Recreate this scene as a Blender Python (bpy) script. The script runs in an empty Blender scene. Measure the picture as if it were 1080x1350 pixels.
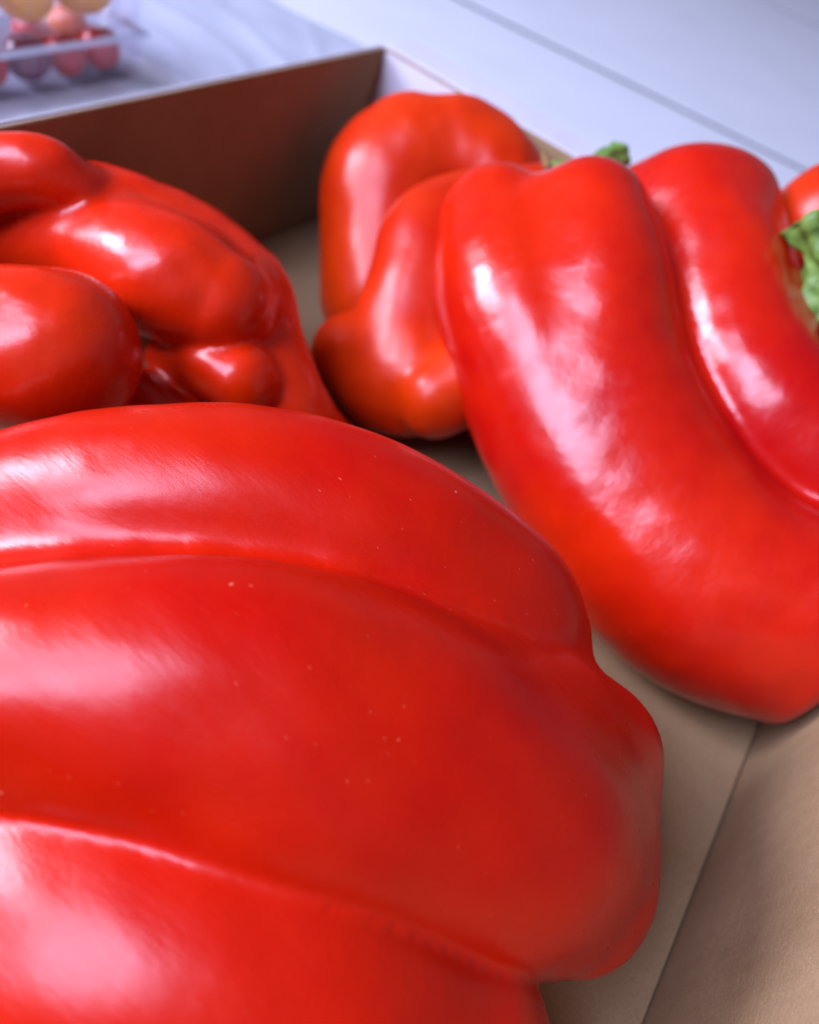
import bpy, math, random
import numpy as np
from mathutils import Vector, Matrix

random.seed(4)
SC = bpy.context.scene
COL = SC.collection

# ------------------------------------------------------------------ camera
# Origin: inner bottom corner of the cardboard box (back wall y=0, right wall x=0).
RM = np.array([[0.5538, -0.5046, 0.6623], [-0.7855, -0.5804, 0.2146], [0.2761, -0.6391, -0.7178]])
CAM = np.array([-0.33217, -0.20338, 0.2])
F = 1050.0
cd = bpy.data.cameras.new('camera')
cam = bpy.data.objects.new('camera', cd); COL.objects.link(cam)
m = np.eye(4); m[:3, 0] = RM[:, 0]; m[:3, 1] = -RM[:, 1]; m[:3, 2] = -RM[:, 2]; m[:3, 3] = CAM
q = Matrix(m.tolist()).to_quaternion()
cam.rotation_mode = 'QUATERNION'; cam.rotation_quaternion = q; cam.location = CAM.tolist()
cd.sensor_fit = 'VERTICAL'; cd.sensor_height = 24.0; cd.lens = 24.0 * F / 1350.0
cd.clip_start = 0.005; cd.clip_end = 60
cd.dof.use_dof = True; cd.dof.focus_distance = 0.158; cd.dof.aperture_fstop = 6.3
SC.camera = cam

# ------------------------------------------------------------------ light
w = bpy.data.worlds.new('World'); SC.world = w; w.use_nodes = True
bg = w.node_tree.nodes['Background']
bg.inputs[1].default_value = 1.0
# dim room round the box: a paler ceiling above, darker walls, uneven as a furnished room is
wn = w.node_tree.nodes; wl = w.node_tree.links
tc = wn.new('ShaderNodeTexCoord'); sx = wn.new('ShaderNodeSeparateXYZ'); wl.new(tc.outputs['Generated'], sx.inputs[0])
mr = wn.new('ShaderNodeMapRange'); mr.inputs['From Min'].default_value = 0.45; mr.inputs['From Max'].default_value = 0.95
mr.inputs['To Min'].default_value = 0.18; mr.inputs['To Max'].default_value = 0.11
wl.new(sx.outputs[2], mr.inputs['Value'])
wz = wn.new('ShaderNodeTexNoise'); wz.inputs['Scale'].default_value = 3.2; wz.inputs['Detail'].default_value = 3
wl.new(tc.outputs['Generated'], wz.inputs['Vector'])
mr2 = wn.new('ShaderNodeMapRange'); mr2.inputs['From Min'].default_value = 0.35; mr2.inputs['From Max'].default_value = 0.65
mr2.inputs['To Min'].default_value = 0.5; mr2.inputs['To Max'].default_value = 1.5
wl.new(wz.outputs['Fac'], mr2.inputs['Value'])
ml = wn.new('ShaderNodeVectorMath'); ml.operation = 'SCALE'; ml.inputs[0].default_value = (0.85, 0.78, 0.95)
mm_ = wn.new('ShaderNodeMath'); mm_.operation = 'MULTIPLY'
wl.new(mr.outputs[0], mm_.inputs[0]); wl.new(mr2.outputs[0], mm_.inputs[1]); wl.new(mm_.outputs[0], ml.inputs['Scale'])
wl.new(ml.outputs[0], bg.inputs[0])


def window_light(name, loc, target, sx, sy, watts, color):
    ld = bpy.data.lights.new(name, 'AREA'); ld.shape = 'RECTANGLE'
    ld.size = sx; ld.size_y = sy; ld.energy = watts; ld.color = color
    o = bpy.data.objects.new(name, ld); COL.objects.link(o)
    o.location = loc
    d = Vector(target) - Vector(loc)
    o.rotation_mode = 'QUATERNION'; o.rotation_quaternion = d.to_track_quat('-Z', 'Y')
    return o


TG = (-0.2, -0.15, 0.05)


def sky_dir(az, el, dist):
    a, e = math.radians(az), math.radians(el)
    return tuple(TG[i] + dist * v for i, v in enumerate((math.cos(a) * math.cos(e), math.sin(a) * math.cos(e), math.sin(e))))


# the panes of one tall window, upper left of the box, and its low pane further round
window_light('window_light', sky_dir(156, 44, 2.0), TG, 0.60, 1.30, 47, (0.62, 0.67, 1.0))
window_light('window_light', sky_dir(133, 44, 2.0), TG, 0.24, 1.30, 19, (0.62, 0.67, 1.0))
window_light('window_light', sky_dir(116, 27, 2.0), TG, 0.60, 0.72, 56, (0.76, 0.77, 1.0))

SC.view_settings.view_transform = 'Standard'
SC.view_settings.look = 'None'
SC.view_settings.exposure = 0.16
SC.view_settings.gamma = 1.0


# ------------------------------------------------------------------ helpers
def pt(px, py, d):
    """photo bearing (pixels of the 1080x1350 frame) and distance along the view axis -> metres"""
    return CAM + RM @ np.array([(px - 540.0) / F * d, (py - 675.0) / F * d, d])


def tag(o, label=None, cat=None, group=None, kind=None):
    if label: o['label'] = label
    if cat: o['category'] = cat
    if group: o['group'] = group
    if kind: o['kind'] = kind
    return o


def link_mesh(name, verts, faces, mat, parent=None, smooth=True):
    me = bpy.data.meshes.new(name)
    me.from_pydata([tuple(v) for v in verts], [], [tuple(f) for f in faces])
    me.update()
    if smooth:
        me.polygons.foreach_set('use_smooth', [True] * len(me.polygons))
    if mat: me.materials.append(mat)
    o = bpy.data.objects.new(name, me); COL.objects.link(o)
    if parent: o.parent = parent
    return o


def empty(name, loc, rz=0):
    o = bpy.data.objects.new(name, None); COL.objects.link(o)
    o.location = loc; o.rotation_euler = (0, 0, rz); o.empty_display_size = 0.02
    return o


def box(name, lo, hi, mat, parent=None, bev=0.0006, offset=(0, 0, 0)):
    import bmesh
    bm = bmesh.new(); bmesh.ops.create_cube(bm, size=1)
    for v in bm.verts:
        for i in range(3):
            v.co[i] = (lo[i] + hi[i]) / 2 + v.co[i] * (hi[i] - lo[i]) - offset[i]
    if bev:
        bmesh.ops.bevel(bm, geom=bm.edges[:], offset=bev, segments=2, affect='EDGES')
    me = bpy.data.meshes.new(name); bm.to_mesh(me); bm.free()
    me.materials.append(mat)
    o = bpy.data.objects.new(name, me); COL.objects.link(o)
    if parent: o.parent = parent
    return o


# ------------------------------------------------------------------ materials
class NT:
    def __init__(s, name):
        s.m = bpy.data.materials.new(name); s.m.use_nodes = True
        s.t = s.m.node_tree; s.b = s.t.nodes['Principled BSDF']

    def n(s, typ, **kw):
        x = s.t.nodes.new(typ)
        for k, v in kw.items(): setattr(x, k, v)
        return x

    def l(s, a, b): s.t.links.new(a, b)

    def coords(s, scale=(1, 1, 1), rot=(0, 0, 0)):
        g = s.n('ShaderNodeNewGeometry')
        mp = s.n('ShaderNodeMapping'); mp.inputs['Scale'].default_value = scale
        mp.inputs['Rotation'].default_value = rot
        s.l(g.outputs['Position'], mp.inputs['Vector']); return mp.outputs[0]

    def noise(s, vec, scale, detail=3, rough=0.5):
        x = s.n('ShaderNodeTexNoise'); x.inputs['Scale'].default_value = scale
        x.inputs['Detail'].default_value = detail; x.inputs['Roughness'].default_value = rough
        s.l(vec, x.inputs['Vector']); return x.outputs['Fac']

    def ramp(s, fac, stops):
        x = s.n('ShaderNodeValToRGB'); cr = x.color_ramp
        while len(cr.elements) < len(stops): cr.elements.new(0.5)
        for e, (p, c) in zip(cr.elements, stops):
            e.position = p; e.color = (c[0], c[1], c[2], 1) if not isinstance(c, float) else (c, c, c, 1)
        s.l(fac, x.inputs[0]); return x.outputs[0]

    def mix(s, fac, a, b, typ='MIX'):
        x = s.n('ShaderNodeMix', data_type='RGBA', blend_type=typ)
        if isinstance(fac, float): x.inputs[0].default_value = fac
        else: s.l(fac, x.inputs[0])
        for i, v in ((6, a), (7, b)):
            if isinstance(v, tuple): x.inputs[i].default_value = (*v, 1)
            else: s.l(v, x.inputs[i])
        return x.outputs[2]

    def bump(s, h, strength, dist, prev=None):
        x = s.n('ShaderNodeBump'); x.inputs['Strength'].default_value = strength
        x.inputs['Distance'].default_value = dist
        s.l(h, x.inputs['Height'])
        if prev: s.l(prev, x.inputs['Normal'])
        return x.outputs[0]


def pepper_mat(name, c1, c2, rough=(0.17, 0.3), stretch=(1, 1, 1), rot=(0, 0, 0), flecks=1.0, coat=0.2, ior=1.48, lump=1.0):
    t = NT(name); b = t.b
    v = t.coords()
    col = t.mix(t.ramp(t.noise(v, 15, 4, 0.6), [(0.35, 0.0), (0.65, 1.0)]), c1, c2)
    vs = t.coords(stretch, rot)
    # pale elongated flecks of the skin
    fl = t.n('ShaderNodeTexVoronoi'); fl.inputs['Scale'].default_value = 300
    t.l(vs, fl.inputs['Vector'])
    dots = t.ramp(fl.outputs['Distance'], [(0.04, 1.0), (0.13, 0.0)])
    fs = t.n('ShaderNodeSeparateXYZ'); t.l(fl.outputs['Color'], fs.inputs[0])
    keep = t.ramp(fs.outputs[0], [(0.74, 0.0), (0.95, 1.0)])
    gg = t.n('ShaderNodeMath', operation='MULTIPLY'); t.l(keep, gg.inputs[0]); t.l(t.ramp(t.noise(v, 45, 2), [(0.35, 0.1), (0.6, 1.0)]), gg.inputs[1])
    gate = gg.outputs[0]
    fm = t.n('ShaderNodeMath', operation='MULTIPLY'); t.l(dots, fm.inputs[0]); t.l(gate, fm.inputs[1])
    fm2 = t.n('ShaderNodeMath', operation='MULTIPLY'); t.l(fm.outputs[0], fm2.inputs[0]); fm2.inputs[1].default_value = 0.42 * flecks
    col = t.mix(fm2.outputs[0], col, (0.9, 0.25, 0.12))
    # a few larger pale scars, and duller patches
    sc_ = t.n('ShaderNodeTexVoronoi'); sc_.inputs['Scale'].default_value = 62; sc_.inputs['Randomness'].default_value = 1.0
    t.l(t.coords((1, 1.6, 1.6), (0.4, 0.2, -0.9)), sc_.inputs['Vector'])
    scd = t.ramp(sc_.outputs['Distance'], [(0.016, 1.0), (0.034, 0.0)])
    scg = t.ramp(t.noise(v, 40, 1), [(0.54, 0.0), (0.6, 0.7)])
    scx = t.n('ShaderNodeMath', operation='MULTIPLY'); t.l(scd, scx.inputs[0]); t.l(scg, scx.inputs[1]); scm = scx.outputs[0]
    col = t.mix(scm, col, (0.80, 0.30, 0.16))
    t.l(col, b.inputs['Base Color'])
    r = t.ramp(t.noise(vs, 90, 5, 0.65), [(0.3, rough[0]), (0.72, rough[1])])
    t.l(r, b.inputs['Roughness'])
    b.inputs['IOR'].default_value = ior
    b.inputs['Subsurface Weight'].default_value = 0.12
    b.inputs['Subsurface Radius'].default_value = (0.004, 0.0008, 0.0004)
    b.inputs['Subsurface Scale'].default_value = 1.0
    b.inputs['Coat Weight'].default_value = coat
    b.inputs['Coat Roughness'].default_value = 0.16
    n1 = t.bump(t.noise(v, 32, 2, 0.5), 0.22 * lump, 0.0022)
    n1 = t.bump(t.noise(v, 75, 3, 0.55), 0.20 * lump, 0.0010, n1)
    n1 = t.bump(t.noise(vs, 120, 4, 0.62), 0.13, 0.0006, n1)
    n2 = t.bump(t.noise(vs, 420, 4, 0.65), 0.22, 0.00018, n1)
    n3 = n2
    t.l(n3, b.inputs['Normal']); t.l(n2, b.inputs['Coat Normal'])
    return t.m


RED = (0.62, 0.006, 0.003); RED2 = (0.52, 0.003, 0.002)
ORG = (0.72, 0.03, 0.003)
M_A = pepper_mat('pepper_skin_front', (0.54, 0.013, 0.0003), (0.46, 0.003, 0.0003), rough=(0.26, 0.35), coat=0.0, stretch=(3.0, 0.75, 3.0), rot=(0, 0, 0), lump=0.45, flecks=1.4, ior=1.41)
M_B = pepper_mat('pepper_skin_right', (0.39, 0.0012, 0.002), (0.54, 0.014, 0.001), rough=(0.17, 0.28), coat=0.1, lump=1.25, stretch=(2.6, 2.6, 0.5), rot=(0, math.radians(20), 0), flecks=0.4)
M_C = pepper_mat('pepper_skin_orange_red', (0.58, 0.034, 0.001), (0.44, 0.010, 0.001), rough=(0.28, 0.38), coat=0.0, flecks=0.3, ior=1.38, lump=0.7)
M_D = pepper_mat('pepper_skin_twisted', (0.62, 0.022, 0.001), (0.54, 0.010, 0.001), rough=(0.22, 0.33), coat=0.05, flecks=0.3)


def card_mat(name, base, dark, fib=1.0, rough=0.85):
    t = NT(name)
    v = t.coords()
    c = t.mix(t.ramp(t.noise(v, 35, 5, 0.6), [(0.3, 0.0), (0.7, 1.0)]), base, dark)
    f = t.noise(t.coords((1, 1, 2.5)), 900, 4, 0.75)
    c = t.mix(t.ramp(f, [(0.35, 0.0), (0.68, 0.45 * fib)]), c, tuple(x * 0.55 for x in dark))
    g = t.noise(v, 2300, 2, 0.7)
    c = t.mix(t.ramp(g, [(0.55, 0.0), (0.75, 0.35 * fib)]), c, tuple(min(1, x * 1.7) for x in base))
    t.l(c, t.b.inputs['Base Color']); t.b.inputs['Roughness'].default_value = rough
    t.b.inputs['Specular IOR Level'].default_value = 0.25
    n = t.bump(t.noise(t.coords((1, 3, 3)), 160, 4, 0.6), 0.5, 0.0003)
    n = t.bump(f, 0.5, 0.0001, n)
    cg = t.n('ShaderNodeTexWave', bands_direction='X'); cg.inputs['Scale'].default_value = 48; cg.inputs['Distortion'].default_value = 0.6
    t.l(v, cg.inputs['Vector']); n = t.bump(cg.outputs['Fac'], 0.10, 0.0004, n)
    t.l(n, t.b.inputs['Normal'])
    return t.m


M_KRAFT = card_mat('brown_cardboard', (0.37, 0.25, 0.135), (0.30, 0.185, 0.09))
M_WHITE = card_mat('white_coated_cardboard', (0.60, 0.59, 0.66), (0.54, 0.53, 0.60), fib=0.12, rough=0.6)


def plain(name, col, rough=0.5, var=0.1, scale=20, **kw):
    t = NT(name)
    c = t.mix(t.noise(t.coords(), scale, 4), tuple(x * (1 - var) for x in col), tuple(min(1, x * (1 + var)) for x in col))
    t.l(c, t.b.inputs['Base Color']); t.b.inputs['Roughness'].default_value = rough
    for k, v in kw.items(): t.b.inputs[k.replace('_', ' ')].default_value = v
    return t.m


M_TABLE = plain('white_painted_board', (0.60, 0.63, 0.70), 0.7, 0.07, 16)
M_GAP = plain('dark_gap', (0.05, 0.06, 0.09), 0.8)

tstem = NT('green_stem')
_v = tstem.coords()
_c = tstem.ramp(tstem.noise(tstem.coords((1, 1, 1)), 220, 5, 0.7), [(0.3, (0.05, 0.09, 0.02)), (0.5, (0.11, 0.21, 0.03)), (0.75, (0.22, 0.34, 0.08))])
tstem.l(_c, tstem.b.inputs['Base Color']); tstem.b.inputs['Roughness'].default_value = 0.5
tstem.l(tstem.bump(tstem.noise(_v, 350, 4, 0.6), 0.6, 0.0006), tstem.b.inputs['Normal'])
M_STEM = tstem.m
M_TIP = plain('dried_stem_tip', (0.20, 0.10, 0.03), 0.8, 0.4, 300)


# ------------------------------------------------------------------ implicit surfaces
def catmull(P, n=6):
    P = np.asarray(P, float)
    if len(P) < 3:
        return np.array([P[0] + (P[-1] - P[0]) * t for t in np.linspace(0, 1, n + 1)])
    Q = np.vstack([2 * P[0] - P[1], P, 2 * P[-1] - P[-2]]); out = []
    for i in range(1, len(Q) - 2):
        for t in np.arange(n) / n:
            a, b, c, d = Q[i - 1], Q[i], Q[i + 1], Q[i + 2]
            out.append(0.5 * (2 * b + (c - a) * t + (2 * a - 5 * b + 4 * c - d) * t * t + (3 * b - a - 3 * c + d) * t ** 3))
    out.append(Q[-2]); return np.array(out)


def chain(pts, n=9):
    """pts: (px, py, distance, radius in px) -> smooth chain of world spheres"""
    W = [np.append(pt(a, b, d), r * d / F) for a, b, d, r in pts]
    if len(W) == 1: return np.array([W[0], W[0] + [1e-5, 0, 0, 0]])
    C = catmull(W, n); C[:, 3] = np.maximum(C[:, 3], 0.001); return C


def sd_chain(X, C, cen=None, rad=0.0, band=1e9):
    best = np.full(len(X), 1e3)
    xx = (X ** 2).sum(1)
    for p, q_ in zip(C[:-1], C[1:]):
        if cen is not None:
            md = (p[:3] + q_[:3]) / 2
            if np.linalg.norm(cen - md) - rad - np.linalg.norm(q_[:3] - p[:3]) / 2 - max(p[3], q_[3]) > band: continue
        ab = q_[:3] - p[:3]; L = float(ab @ ab) + 1e-14; l1 = math.sqrt(L)
        s_ = (X @ ab - p[:3] @ ab) / l1
        r2 = xx - 2 * (X @ p[:3]) + p[:3] @ p[:3]
        m_ = max(-0.9, min(0.9, (q_[3] - p[3]) / l1))
        d2 = np.maximum(r2 - s_ * s_, 0)
        t = np.clip(s_ + m_ / math.sqrt(1 - m_ * m_) * np.sqrt(d2), 0, l1)
        d = np.sqrt(d2 + (s_ - t) ** 2) - (p[3] + t / l1 * (q_[3] - p[3]))
        np.minimum(best, d, out=best)
    return best


def wob(X, amp, sc, seed):
    rs = np.random.RandomState(seed); o = np.zeros(len(X))
    for i in range(7):
        k = rs.normal(size=3); k /= np.linalg.norm(k); k *= sc * rs.uniform(0.6, 1.7)
        o += np.sin(X @ k + rs.uniform(0, 6.28))
    return o * amp / 2.6


def make_field(lobes, amp=0.0004, sc=220, seed=1, dents=(), step=0.0013):
    """lobes: (chain, blend radius).  dents: (chain, blend) carved away smoothly.  The floor presses the underside flat."""
    def one(X, cen, rad, band):
        v = sd_chain(X, lobes[0][0], cen, rad, band)
        for C, k in lobes[1:]:
            d = sd_chain(X, C, cen, rad, band)
            hh = np.maximum(k - np.abs(v - d), 0) / k
            v = np.minimum(v, d) - hh * hh * k * 0.25
        for C, k in dents:
            d = -sd_chain(X, C)
            hh = np.maximum(k - np.abs(v - d), 0) / k
            v = np.maximum(v, d) + hh * hh * k * 0.25
        v = v + wob(X, amp, sc, seed) + wob(X, amp * 0.35, sc * 2.6, seed + 9)
        for d, k in ((0.0004 - X[:, 2], 0.008), (X[:, 1] + 0.0010, 0.004), (-0.2765 - X[:, 1], 0.006), (X[:, 0] + 0.0020, 0.004)):
            if d.max() < v.min() - k: continue
            hh = np.maximum(k - np.abs(v - d), 0) / k
            v = np.maximum(v, d) + hh * hh * k * 0.25
        return v

    def f(X, band=None):
        X = np.asarray(X, float)
        if band is None: return one(X, None, 0, 1e9)
        key = np.floor(X / (step * 14)).astype(np.int64)
        key = (key[:, 0] + 500) * 1000000 + (key[:, 1] + 500) * 1000 + key[:, 2] + 500
        order = np.argsort(key, kind='stable'); ks = key[order]
        cuts = np.flatnonzero(np.diff(ks)) + 1
        out = np.empty(len(X))
        for g in np.split(order, cuts):
            P = X[g]; c = P.mean(0); r = math.sqrt(((P - c) ** 2).sum(1).max())
            out[g] = one(P, c, r, band)
        return out
    return f


def polygonise(f, lo, hi, step):
    lo = np.asarray(lo) - step * 3; n = (np.ceil((np.asarray(hi) + step * 3 - lo) / step / 4).astype(int) * 4 + 1)
    ax = [lo[i] + step * np.arange(n[i]) for i in range(3)]
    cax = [a[::4] for a in ax]
    G = np.stack(np.meshgrid(*cax, indexing='ij'), -1).reshape(-1, 3)
    cv = f(G).reshape([len(a) for a in cax])
    near = np.abs(cv) < step * 4 * 1.15
    V = np.repeat(np.repeat(np.repeat(cv, 4, 0), 4, 1), 4, 2)
    nm = near.copy()
    for a in range(3):   # a fine sample needs values when any coarse corner round it is near
        nm = nm | np.roll(nm, 1, a)
        s = [slice(None)] * 3; s[a] = 0
    nm = nm | near
    big = np.repeat(np.repeat(np.repeat(nm, 4, 0), 4, 1), 4, 2)[:n[0], :n[1], :n[2]]
    V = V[:n[0], :n[1], :n[2]].copy()
    idx = np.argwhere(big)
    P = lo + idx * step
    vals = f(P, step * 8 + 0.012)
    V[big] = vals
    S = V < 0
    # surface nets
    nx, ny, nz = n
    c = [S[i:nx - 1 + i, j:ny - 1 + j, k:nz - 1 + k] for i in (0, 1) for j in (0, 1) for k in (0, 1)]
    cnt = sum(x.astype(np.int8) for x in c)
    act = (cnt > 0) & (cnt < 8)
    cells = np.argwhere(act)
    vid = np.full(act.shape, -1, np.int64); vid[act] = np.arange(len(cells))
    acc = np.zeros((len(cells), 3)); num = np.zeros(len(cells))
    offs = [(i, j, k) for i in (0, 1) for j in (0, 1) for k in (0, 1)]
    for a in offs:
        for d in range(3):
            if a[d]: continue
            b_ = list(a); b_[d] = 1
            va = V[cells[:, 0] + a[0], cells[:, 1] + a[1], cells[:, 2] + a[2]]
            vb = V[cells[:, 0] + b_[0], cells[:, 1] + b_[1], cells[:, 2] + b_[2]]
            m_ = (va < 0) != (vb < 0)
            t = np.where(m_, va / np.where(m_, va - vb, 1), 0)
            p = np.array(a, float)[None] + np.eye(3)[d][None] * t[:, None]
            acc += p * m_[:, None]; num += m_
    verts = lo + (cells + acc / num[:, None]) * step
    quads = []
    for d in range(3):
        e, g = [(1, 2), (2, 0), (0, 1)][d]
        sl0 = [slice(1, n[i] - 1) for i in range(3)]
        sl0[d] = slice(0, n[d] - 1); sl1 = list(sl0); sl1[d] = slice(1, n[d])
        s0 = S[tuple(sl0)]; s1 = S[tuple(sl1)]
        for flip, mask in ((0, s0 & ~s1), (1, ~s0 & s1)):
            I = np.argwhere(mask)
            base = I.copy()
            for i in range(3):
                if i != d: base[:, i] += 1
            def cell(de, dg):
                q_ = base.copy(); q_[:, e] += de; q_[:, g] += dg
                return vid[q_[:, 0], q_[:, 1], q_[:, 2]]
            quad = np.stack([cell(-1, -1), cell(0, -1), cell(0, 0), cell(-1, 0)], 1)
            if flip: quad = quad[:, ::-1]
            quads.append(quad)
    quads = np.concatenate(quads)
    quads = quads[(quads >= 0).all(1)]
    # project on the surface
    for _ in range(2):
        e = step * 0.1
        B = 0.02; v0 = f(verts, B)
        g = np.stack([(f(verts + np.eye(3)[i] * e, B) - v0) / e for i in range(3)], 1)
        g2 = np.maximum((g ** 2).sum(1), 0.3)
        verts = verts - np.clip(v0 / g2, -step, step)[:, None] * g * 0.9
    return verts, quads


def blob(name, lobes, mat, parent, origin, step=0.0012, amp=0.0004, sc=220, seed=1, dents=(), sub=1):
    L = [(chain(p), k) for p, k in lobes]
    D = [(chain(p), k) for p, k in dents]
    f = make_field(L, amp, sc, seed, D, step)
    allp = np.vstack([c for c, _ in L])
    lo = (allp[:, :3] - allp[:, 3:]).min(0); hi = (allp[:, :3] + allp[:, 3:]).max(0)
    v, qd = polygonise(f, lo, hi, step)
    print(name, 'verts', len(v), 'zmin', round(float(v[:, 2].min()), 4), 'zmax', round(float(v[:, 2].max()), 4),
          'xmax', round(float(v[:, 0].max()), 4), 'y', round(float(v[:, 1].min()), 4), round(float(v[:, 1].max()), 4))
    o = link_mesh(name, v - np.asarray(origin), qd, mat, parent)
    if sub:
        s = o.modifiers.new('smooth', 'SUBSURF'); s.levels = sub; s.render_levels = sub
    return o


def tube(name, P, R, mat, parent, origin, seg=14, ridge=0.0, nr=5, cap=True):
    P = catmull(np.array(P, float), 6); R = np.interp(np.linspace(0, 1, len(P)), np.linspace(0, 1, len(R)), R)
    T = np.gradient(P, axis=0); T /= np.linalg.norm(T, axis=1)[:, None]
    up = np.array([0.3, 0.2, 1.0]); verts = []; faces = []
    for i in range(len(P)):
        a = np.cross(T[i], up); a /= np.linalg.norm(a); b_ = np.cross(T[i], a)
        for k in range(seg):
            th = 2 * math.pi * k / seg
            r = R[i] * (1 + ridge * math.cos(nr * th))
            verts.append(P[i] + r * (math.cos(th) * a + math.sin(th) * b_) - origin)
    for i in range(len(P) - 1):
        for k in range(seg):
            k2 = (k + 1) % seg
            faces.append((i * seg + k, i * seg + k2, (i + 1) * seg + k2, (i + 1) * seg + k))
    if cap:
        verts.append(P[0] - origin); verts.append(P[-1] - origin); c0 = len(verts) - 2
        for k in range(seg):
            k2 = (k + 1) % seg
            faces.append((c0, k2, k)); faces.append((c0 + 1, (len(P) - 1) * seg + k, (len(P) - 1) * seg + k2))
    return link_mesh(name, verts, faces, mat, parent)


# ------------------------------------------------------------------ table and box
table = empty('tabletop', (0.3, 0.1, 0)); tag(table, kind='structure')


def board(poly, z0, z1, parent, mat=M_TABLE):
    n = len(poly); o0 = parent.location
    v = [(x - o0[0], y - o0[1], z1) for x, y in poly] + [(x - o0[0], y - o0[1], z0) for x, y in poly]
    f = [tuple(range(n)), tuple(range(2 * n - 1, n - 1, -1))] + [(i, i + n, (i + 1) % n + n, (i + 1) % n) for i in range(n)]
    return link_mesh('board', v, f, mat, parent, smooth=False)


# joint seen in the photograph: through (0.374,0.168) and (0.420,-0.155)
TZ = -0.005
J0 = CAM[:2] + (np.array([0.3743, 0.1682]) - CAM[:2]) * (0.2 - TZ) / 0.2; J1 = CAM[:2] + (np.array([0.4202, -0.1545]) - CAM[:2]) * (0.2 - TZ) / 0.2; jd = (J1 - J0) / np.linalg.norm(J1 - J0)
jn = np.array([-jd[1], jd[0]]);  jn = jn if jn[0] > 0 else -jn
def strip(a, b):
    p = [J0 + jn * a - jd * 1.6, J0 + jn * b - jd * 1.6, J0 + jn * b + jd * 1.6, J0 + jn * a + jd * 1.6]
    p = [tuple(x) for x in p]
    ar = sum(p[i][0] * p[(i + 1) % 4][1] - p[(i + 1) % 4][0] * p[i][1] for i in range(4))
    return p if ar > 0 else p[::-1]
W = 0.62
for k in range(-3, 3):
    board(strip(0.005 + k * W, 0.005 + (k + 1) * W - 0.010), -0.03, TZ, table)
for k in range(-3, 4):
    j = board(strip(-0.0049 + k * W, 0.0049 + k * W), -0.03, TZ - 0.0005, table, M_GAP); j.name = 'joint'
gapb = board(strip(-2.2, 2.4), -0.05, -0.0315, table, M_GAP); gapb.name = 'underlayer'

crate = empty('cardboard_box', (0, 0, 0))
tag(crate, 'open shallow cardboard box, brown inside with white rim, holding the red peppers', 'box')
X0, Y0, H = -0.46, -0.278, 0.075
box('base_panel', (X0 - .002, Y0 - .001, -0.0045), (0.001, 0.001, -0.0035), M_KRAFT, crate, 0)
box('floor_panel', (X0 + .002, Y0 + .0007, -0.0034), (-0.0012, -0.0007, 0.0), M_KRAFT, crate, 0.0002)
box('wall_panel', (X0, 0.0, -0.0034), (0.0, 0.0013, H), M_KRAFT, crate, 0.0003)       # back
box('wall_panel', (0.0, Y0, -0.0034), (0.0026, 0.0013, H - 0.0005), M_KRAFT, crate, 0.0003)   # right
box('wall_panel', (X0, Y0 - 0.0028, -0.0034), (0.0026, Y0, H), M_KRAFT, crate, 0.0003)  # front
box('wall_panel', (X0 - 0.0028, Y0 - 0.0028, -0.0034), (X0, 0.0013, H), M_KRAFT, crate, 0.0003)  # left
box('corner_flap', (-0.0012, -0.055, 0.001), (-0.0001, -0.0002, H - 0.001), M_WHITE, crate, 0.0002)
# white folded rims
box('rim', (X0 - 0.0028, 0.0014, -0.003), (0.0, 0.0032, H + 0.0004), M_WHITE, crate, 0.0006)
box('rim', (0.0029, Y0 - 0.03, H - 0.003), (0.0215, 0.0032, H + 0.0002), M_WHITE, crate, 0.0005)
box('rim', (0.0232, Y0 - 0.03, -0.003), (0.0275, 0.0032, H - 0.0008), M_WHITE, crate, 0.0005)

# ------------------------------------------------------------------ peppers
def pepper(origin, label, name='bell_pepper'):
    e = empty(name, origin); tag(e, label, 'bell pepper', 'red bell peppers in the box'); return e


# A: large front pepper
oA = (-0.27, -0.17, 0.0)
pA = pepper(oA, 'largest bell pepper, lying on its side across the front with two long creases')
blob('body', [
    ([(-160, 900, .145, 80), (-30, 895, .136, 130), (150, 895, .136, 155), (350, 905, .14, 165), (520, 960, .148, 165), (650, 1030, .155, 150), (740, 1060, .165, 108)], .009),
    ([(-160, 950, .150, 80), (-20, 930, .138, 100), (100, 945, .136, 112), (250, 990, .136, 128), (400, 1045, .138, 150), (540, 1090, .146, 158), (660, 1120, .154, 148), (745, 1130, .165, 105)], .014),
    ([(620, 930, .166, 110), (700, 950, .170, 104), (772, 992, .180, 97)], .010),
    ([(700, 1150, .165, 125), (745, 1163, .168, 112)], .007),
    ([(-60, 960, .185, 250), (150, 960, .180, 300), (400, 990, .185, 290), (600, 1030, .19, 210)], .01),
    ([(-160, 705, .190, 50), (-20, 690, .176, 106), (150, 672, .171, 132), (350, 675, .174, 138), (520, 730, .178, 132), (640, 795, .184, 112), (690, 840, .188, 88)], .006),
    ([(-160, 1100, .150, 90), (0, 1122, .136, 122), (200, 1196, .130, 138), (400, 1296, .130, 158), (560, 1386, .139, 168)], .0018),
    ([(-160, 1290, .150, 120), (0, 1290, .134, 160), (200, 1335, .127, 165), (400, 1400, .131, 160)], .014),
], M_A, pA, oA, 0.0013, amp=0.00028, sc=150, seed=3)

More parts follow.
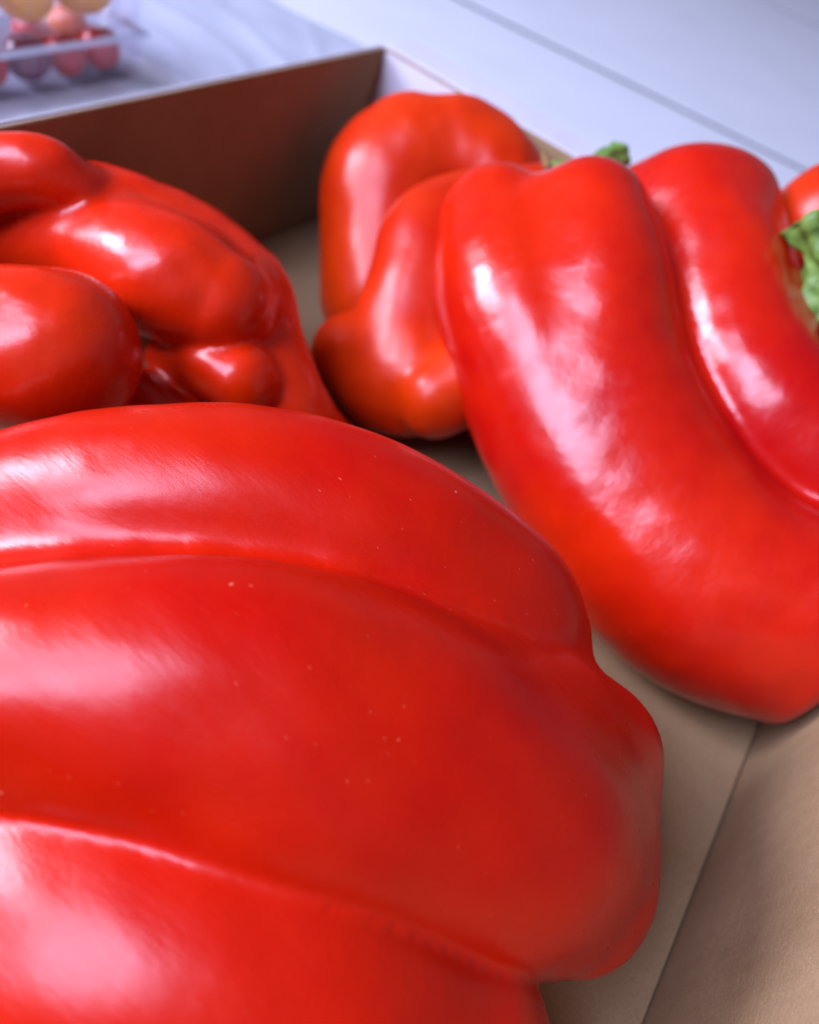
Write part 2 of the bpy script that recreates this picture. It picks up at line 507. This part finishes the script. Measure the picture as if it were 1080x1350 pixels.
# B: right pepper
oB = (-0.13, -0.22, 0.0)
pB = pepper(oB, 'tall glossy bell pepper leaning at the right, green stem at its top')
bB = blob('body', [
    ([(730, 350, .272, 100), (758, 430, .268, 120), (812, 580, .262, 138), (895, 700, .256, 132), (1020, 800, .25, 120)], .01),
    ([(652, 292, .2740, 72), (679, 400, .2640, 105), (730, 530, .2578, 115), (808, 660, .252, 126), (918, 770, .246, 140), (1045, 830, .24, 128)], .008),
    ([(775, 292, .262, 80), (790, 380, .255, 92), (805, 500, .25, 88), (880, 630, .245, 92), (960, 730, .24, 104), (1060, 790, .235, 116)], .008),
    ([(910, 272, .279, 76), (938, 350, .270, 88), (958, 450, .262, 98), (1002, 535, .255, 106), (1085, 615, .25, 108), (1180, 700, .245, 116)], .0042),
    ([(960, 275, .282, 64), (985, 360, .276, 62), (1020, 470, .268, 70)], .01),
    ([(850, 330, .30, 100), (900, 500, .295, 120), (1040, 650, .28, 130)], .015),
], M_B, pB, oB, 0.0014, amp=0.0002, sc=140, seed=5)

# C: orange-red pepper behind
oC = (-0.12, -0.10, 0.0)
pC = pepper(oC, 'orange-red bell pepper with an arched top lobe, behind the tall right pepper')
blob('body', [
    ([(520, 400, .336, 98), (510, 310, .336, 88), (516, 250, .336, 92), (545, 222, .336, 90)], .006),
    ([(600, 210, .334, 78), (640, 235, .333, 74), (672, 290, .33, 66)], .004),
    ([(708, 262, .300, 44), (650, 278, .298, 52), (600, 290, .296, 58), (565, 318, .290, 64), (553, 370, .286, 68), (540, 450, .285, 76), (548, 500, .28, 74)], .0016),
    ([(466, 468, .295, 56), (515, 500, .287, 74)], .005),
    ([(575, 525, .268, 54), (620, 500, .27, 60)], .003),
    ([(580, 420, .33, 90), (620, 400, .33, 90)], .01),
], M_C, pC, oC, 0.0015, amp=0.0003, sc=180, seed=8)

# D: twisted pepper at the back left
oD = (-0.24, -0.06, 0.0)
pD = pepper(oD, 'twisted bell pepper with folded knobbly lobes, at the back left by the brown wall')
blob('body', [
    ([(-60, 315, .250, 58), (50, 320, .245, 62), (135, 333, .238, 72), (215, 364, .231, 84), (286, 396, .231, 70)], .008),
    ([(-60, 238, .224, 54), (10, 226, .223, 48), (60, 228, .224, 45), (98, 248, .228, 36)], .0025),
    ([(40, 262, .242, 36), (105, 264, .240, 50), (170, 285, .243, 54), (255, 330, .25, 58), (320, 388, .25, 60), (345, 460, .25, 58), (385, 545, .25, 55), (440, 610, .268, 50), (510, 655, .285, 44)], .006),  # last two points: unseen tail added to block window light from the floor gap
    ([(-30, 458, .205, 104), (50, 462, .205, 108), (76, 464, .206, 108)], .003),
    ([(225, 470, .246, 34), (280, 485, .236, 46), (318, 500, .234, 50)], .0018),
    ([(185, 530, .238, 46), (230, 560, .240, 50)], .0015),
    ([(0, 400, .262, 84), (110, 420, .290, 60)], .006),
    ([(300, 450, .275, 66), (330, 520, .27, 60)], .006),
    ([(170, 325, .250, 50), (240, 352, .248, 56), (300, 395, .246, 55)], .012),
], M_D, pD, oD, 0.0014, amp=0.0003, sc=180, seed=11)

# F: pepper at the far right
oF = (-0.03, -0.23, 0.0)
pF = pepper(oF, 'bell pepper cut by the right edge of the photo, thick green stem facing out')
blob('body', [
    ([(1120, 320, .285, 95), (1140, 380, .285, 105), (1150, 470, .300, 100), (1160, 580, .32, 90)], .01),
    ([(1088, 300, .285, 74), (1100, 280, .288, 68)], .008),
    ([(1110, 430, .285, 75), (1120, 520, .30, 75)], .006),
], M_C, pF, oF, 0.0015, amp=0.0003, sc=180, seed=14)


# stems
def roughen(o, amp, sc, seed):
    me = o.data; n_ = len(me.vertices); co = np.empty(n_ * 3); me.vertices.foreach_get('co', co); co = co.reshape(-1, 3)
    no = np.empty(n_ * 3); me.vertices.foreach_get('normal', no); no = no.reshape(-1, 3)
    co = co + no * (wob(co, amp, sc, seed) + wob(co, amp * .5, sc * 2.7, seed + 3))[:, None]
    me.vertices.foreach_set('co', co.ravel()); me.update()


def stem(parent, origin, base, tip, r, calyx_r, nrm, lobes=6, seed=0):
    rnd = random.Random(seed)
    base = np.array(base); tip = np.array(tip); nrm = np.array(nrm, float); nrm /= np.linalg.norm(nrm)
    a = np.cross(nrm, [0, 1, 0.2]); a /= np.linalg.norm(a); b_ = np.cross(nrm, a)
    verts = []; faces = []; NRG = 14; NS = lobes * 14
    jag = [rnd.uniform(0.75, 1.2) for _ in range(lobes)]
    for j in range(NRG + 1):
        s = j / NRG
        for k in range(NS):
            th = 2 * math.pi * k / NS
            lb = int((th * lobes / (2 * math.pi) + 0.5)) % lobes
            tipf = abs(math.cos(lobes * th / 2)) ** 2.2
            rr = calyx_r * s * (1 - s * 0.42 * (1 - tipf)) * (1 + s * (jag[lb] - 1) * tipf) * (1 + 0.04 * math.sin(17 * th + seed))
            hgt = r * 1.0 * (1 - s) ** 1.6 - calyx_r * 0.30 * s * s + 0.0012 * s * math.sin(5 * th + seed) + 0.0007 * tipf * math.sin(3.14 * s)
            verts.append(base + a * rr * math.cos(th) + b_ * rr * math.sin(th) + nrm * hgt - origin)
    for j in range(NRG):
        for k in range(NS):
            k2 = (k + 1) % NS
            faces.append((j * NS + k, j * NS + k2, (j + 1) * NS + k2, (j + 1) * NS + k))
    c = link_mesh('calyx', verts, faces, M_STEM, parent)
    roughen(c, .0003, 900, seed)
    so = c.modifiers.new('thick', 'SOLIDIFY'); so.thickness = 0.0016
    mid = (base + tip) / 2 + nrm * 0.15 * np.linalg.norm(tip - base)
    st = tube('stem', [base - nrm * .001, base + (mid - base) * .5, mid, mid + (tip - mid) * .6, tip], [r * 1.5, r * 1.05, r * 0.86, r * 0.9, r * 1.08, r * 1.2], M_STEM, parent, origin, seg=48, ridge=0.10, nr=6)
    roughen(st, r * .085, 3.2 / r, seed + 1)
    # dry cut face at the end of the stem
    ax = (tip - mid) / np.linalg.norm(tip - mid)
    en = tube('cut_end', [tip - ax * .0004, tip + ax * .0003, tip + ax * .0008], [r * 1.1, r * 1.12, r * 0.9], M_CUT, parent, origin, seg=32)
    roughen(en, .0002, 900, seed + 2)
    return c, st


M_CUT = plain('dry_cut_stem', (0.11, 0.17, 0.035), 0.85, 0.35, 400)
stem(pB, oB, pt(772, 234, .288), pt(814, 208, .293), .0046, .0175, (-0.1, 0.1, 1), lobes=7, seed=2)
stem(pF, oF, pt(1088, 412, .256), pt(1083, 292, .250), .0090, .0150, (-0.3, 0.2, 1), seed=5)
tube('dried_sepal', [pt(724, 222, .283), pt(719, 212, .284), pt(715, 199, .286)], [.0018, .0014, .0006], M_TIP, pB, oB, seg=8)


# ------------------------------------------------------------------ clear punnets of small tomatoes, film
tp = NT('clear_plastic'); nt = tp.t
nt.nodes.remove(tp.b)
out = [x for x in nt.nodes if x.type == 'OUTPUT_MATERIAL'][0]


def clear(t, milky, tint, rough=0.12, fac=0.18):
    o_ = [x for x in t.t.nodes if x.type == 'OUTPUT_MATERIAL'][0]
    tr = t.n('ShaderNodeBsdfTransparent'); tr.inputs[0].default_value = (*tint, 1)
    gl = t.n('ShaderNodeBsdfGlossy'); gl.inputs['Roughness'].default_value = rough
    di = t.n('ShaderNodeBsdfDiffuse'); di.inputs[0].default_value = (0.75, 0.79, 0.92, 1)
    lw = t.n('ShaderNodeLayerWeight'); lw.inputs[0].default_value = 0.35
    bn = t.bump(t.noise(t.coords(), 90, 4, 0.6), 0.6, 0.002)
    t.l(bn, gl.inputs['Normal'])
    m1 = t.n('ShaderNodeMixShader'); m1.inputs[0].default_value = milky
    t.l(tr.outputs[0], m1.inputs[1]); t.l(di.outputs[0], m1.inputs[2])
    mm = t.n('ShaderNodeMath', operation='MULTIPLY_ADD'); t.l(lw.outputs['Facing'], mm.inputs[0])
    mm.inputs[1].default_value = 0.3; mm.inputs[2].default_value = fac * 0.4
    m2 = t.n('ShaderNodeMixShader'); t.l(mm.outputs[0], m2.inputs[0])
    t.l(m1.outputs[0], m2.inputs[1]); t.l(gl.outputs[0], m2.inputs[2])
    t.l(m2.outputs[0], o_.inputs['Surface'])
    return t.m


M_CLEAR = clear(tp, 0.04, (0.97, 0.95, 1.0), 0.15, 0.05)
tl = NT('clear_plastic_lip'); tl.t.nodes.remove(tl.b)
M_CLEARLIP = clear(tl, 0.4, (0.95, 0.95, 1.0), 0.15)
tf = NT('clear_film'); tf.t.nodes.remove(tf.b)
M_FILM = clear(tf, 0.30, (0.96, 0.97, 1.0), 0.2)
M_RTOM = plain('red_tomato_skin', (0.50, 0.012, 0.008), 0.2, 0.15, 60)
M_YTOM = plain('yellow_tomato_skin', (0.78, 0.30, 0.006), 0.22, 0.12, 60)
M_PTOM = plain('dark_tomato_skin', (0.16, 0.02, 0.05), 0.2, 0.2, 60)
M_OTOM = plain('orange_tomato_skin', (0.70, 0.14, 0.01), 0.2, 0.1, 60)


def punnet(org, Lx, Ly, Hh, label, ribs):
    e = empty('punnet', org); tag(e, label, 'punnet', 'clear plastic punnets of small tomatoes')
    x0, x1, y0, y1 = -Lx, 0.0, 0.0, Ly
    # tray: floor and four sides as one thin shell with vertical ribs pressed into the sides
    per = []
    for k in range(40): per.append((x0 + (x1 - x0) * k / 40, y0, 0, -1))
    for k in range(30): per.append((x1, y0 + (y1 - y0) * k / 30, 1, 0))
    for k in range(40): per.append((x1 - (x1 - x0) * k / 40, y1, 0, 1))
    for k in range(30): per.append((x0, y1 - (y1 - y0) * k / 30, -1, 0))
    n = len(per); v = []; f = []
    for j, (z, ins, rib) in enumerate([(0.0, .0035, 0), (0.002, .0022, 1), (Hh * .5, .0012, 1), (Hh * .9, .0005, 1), (Hh, 0.0, 0)]):
        for k, (x, y, nx_, ny_) in enumerate(per):
            bmp = 0.0012 * rib * max(0, math.sin(k * 2 * math.pi / 5)) ** 2
            v.append((x - nx_ * (ins + bmp), y - ny_ * (ins + bmp), z))
    for j in range(4):
        for k in range(n):
            k2 = (k + 1) % n; f.append((j * n + k, j * n + k2, (j + 1) * n + k2, (j + 1) * n + k))
    f.append(tuple(range(n - 1, -1, -1)))
    t_ = link_mesh('tray', v, f, M_CLEAR, e, smooth=False)
    
    # rolled lip
    lip = []
    for a_, b_ in (((x0 - .003, y0 - .003), (x1 + .003, y0 - .003)), ((x1 + .003, y0 - .003), (x1 + .003, y1 + .003)),
                   ((x1 + .003, y1 + .003), (x0 - .003, y1 + .003)), ((x0 - .003, y1 + .003), (x0 - .003, y0 - .003))):
        lip.append((a_, b_))
    vv = []; ff = []
    for a_, b_ in lip:
        i = len(vv); w_ = .0028
        dx, dy = b_[0] - a_[0], b_[1] - a_[1]; l_ = math.hypot(dx, dy); ux, uy = dx / l_, dy / l_; px_, py_ = -uy, ux
        for (s1, s2) in ((a_, 1), (b_, -1)):
            for oy in (0, w_):
                for oz in (Hh - .0028, Hh):
                    vv.append((s1[0] + px_ * oy + ux * s2 * oy, s1[1] + py_ * oy + uy * s2 * oy, oz))
        for q_ in ((0, 1, 5, 4), (2, 6, 7, 3), (1, 3, 7, 5), (0, 4, 6, 2)):
            ff.append(tuple(i + z for z in q_))
    link_mesh('lip', vv, ff, M_CLEARLIP, e, smooth=False)
    return e




def tomato(c, r, mat, label, sq=0.93, seed=0):
    import bmesh
    bm = bmesh.new(); bmesh.ops.create_uvsphere(bm, u_segments=28, v_segments=18, radius=r)
    rnd = random.Random(seed)
    for v in bm.verts:
        th = math.atan2(v.co.y, v.co.x); k = 1 + 0.012 * math.cos(5 * th + seed)
        d = math.hypot(v.co.x, v.co.y) / r
        v.co.x *= k; v.co.y *= k; v.co.z *= sq
        if v.co.z > 0: v.co.z -= 0.12 * r * math.exp(-(d / 0.22) ** 2)
    rot = Matrix.Rotation(rnd.uniform(0.5, 2.2), 4, Vector((rnd.uniform(-1, 1), rnd.uniform(-1, 1), 0.1)).normalized())
    bm.transform(rot)
    me = bpy.data.meshes.new('small_tomato'); bm.to_mesh(me); bm.free()
    for p in me.polygons: p.use_smooth = True
    me.materials.append(mat)
    o = bpy.data.objects.new('small_tomato', me); COL.objects.link(o); o.location = c
    return tag(o, label, 'tomato', 'small tomatoes in the clear punnets')


PX, PY, PH = -0.002, 0.147, 0.0255
punnet((PX, PY, TZ), 0.135, 0.09, PH, 'lower clear plastic punnet with small red and dark tomatoes behind the cardboard box', 1)
punnet((PX, PY, TZ + PH + .0006), 0.135, 0.09, 0.036, 'upper clear plastic punnet with large yellow and red tomatoes, stacked on the other', 1)
def row(items, gap, y, z0):
    x = PX - .004
    for rr, mt, lb in items:
        x -= rr
        tomato((x, y + rr, z0 + .0022 + rr * .95), rr, mt, lb, seed=len(bpy.data.objects))
        x -= rr + gap
row([(.0108, M_RTOM, 'small red tomato at the right front corner of the lower punnet'),
     (.0102, M_RTOM, 'small red tomato between the corner one and the dark one in the lower punnet'),
     (.0112, M_PTOM, 'dark purple tomato in the front row of the lower punnet'),
     (.0106, M_RTOM, 'small red tomato left of the dark one in the lower punnet'),
     (.0110, M_RTOM, 'small red tomato at the left end of the front row in the lower punnet')], .0012, PY + .004, TZ)
row([(.0110, M_OTOM, 'orange tomato in the second row of the lower punnet, at its right end'),
     (.0106, M_RTOM, 'red tomato in the second row of the lower punnet, behind the dark one')], .0012, PY + .028, TZ)
row([(.0175, M_YTOM, 'large yellow tomato at the right front corner of the upper punnet'),
     (.0165, M_YTOM, 'large yellow tomato beside the red one in the upper punnet'),
     (.0155, M_RTOM, 'large red tomato left of the yellow ones in the upper punnet'),
     (.0155, M_RTOM, 'large red tomato at the left end of the upper punnet')], .0012, PY + .004, TZ + PH + .0006)

# crinkled clear film lying on the table beside the punnets
nx, ny = 90, 80
v = []; fc = []
for j in range(ny):
    for i in range(nx):
        u, t_ = i / (nx - 1), j / (ny - 1)
        x = 0.012 + u * 0.17 + 0.006 * math.sin(t_ * 9); y = 0.09 + t_ * 0.20 + 0.006 * math.sin(u * 7 + 1)
        a_ = (x - 0.35 * y) * 150 + 1.8 * math.sin(y * 30) + 1.2 * math.sin(x * 45 + y * 20)
        z = 0.004 + 0.0018 * (1 - abs(math.sin(a_ * 0.5))) ** 1.6 + 0.0014 * max(0, math.sin(a_ * 0.31 + 2)) ** 3 + 0.0015 * math.sin(x * 90) * math.sin(y * 70)
        edge = min(u, 1 - u, t_, 1 - t_); z = 0.0012 + (z - 0.0) * min(1, edge * 8)
        v.append((x - 0.09, y - 0.19, z))
for j in range(ny - 1):
    for i in range(nx - 1):
        fc.append((j * nx + i, j * nx + i + 1, (j + 1) * nx + i + 1, (j + 1) * nx + i))
film = link_mesh('plastic_film', v, fc, M_FILM); film.location = (0.095, 0.195, TZ)
tag(film, 'crinkled clear plastic film lying on the white table behind the box', 'plastic film')
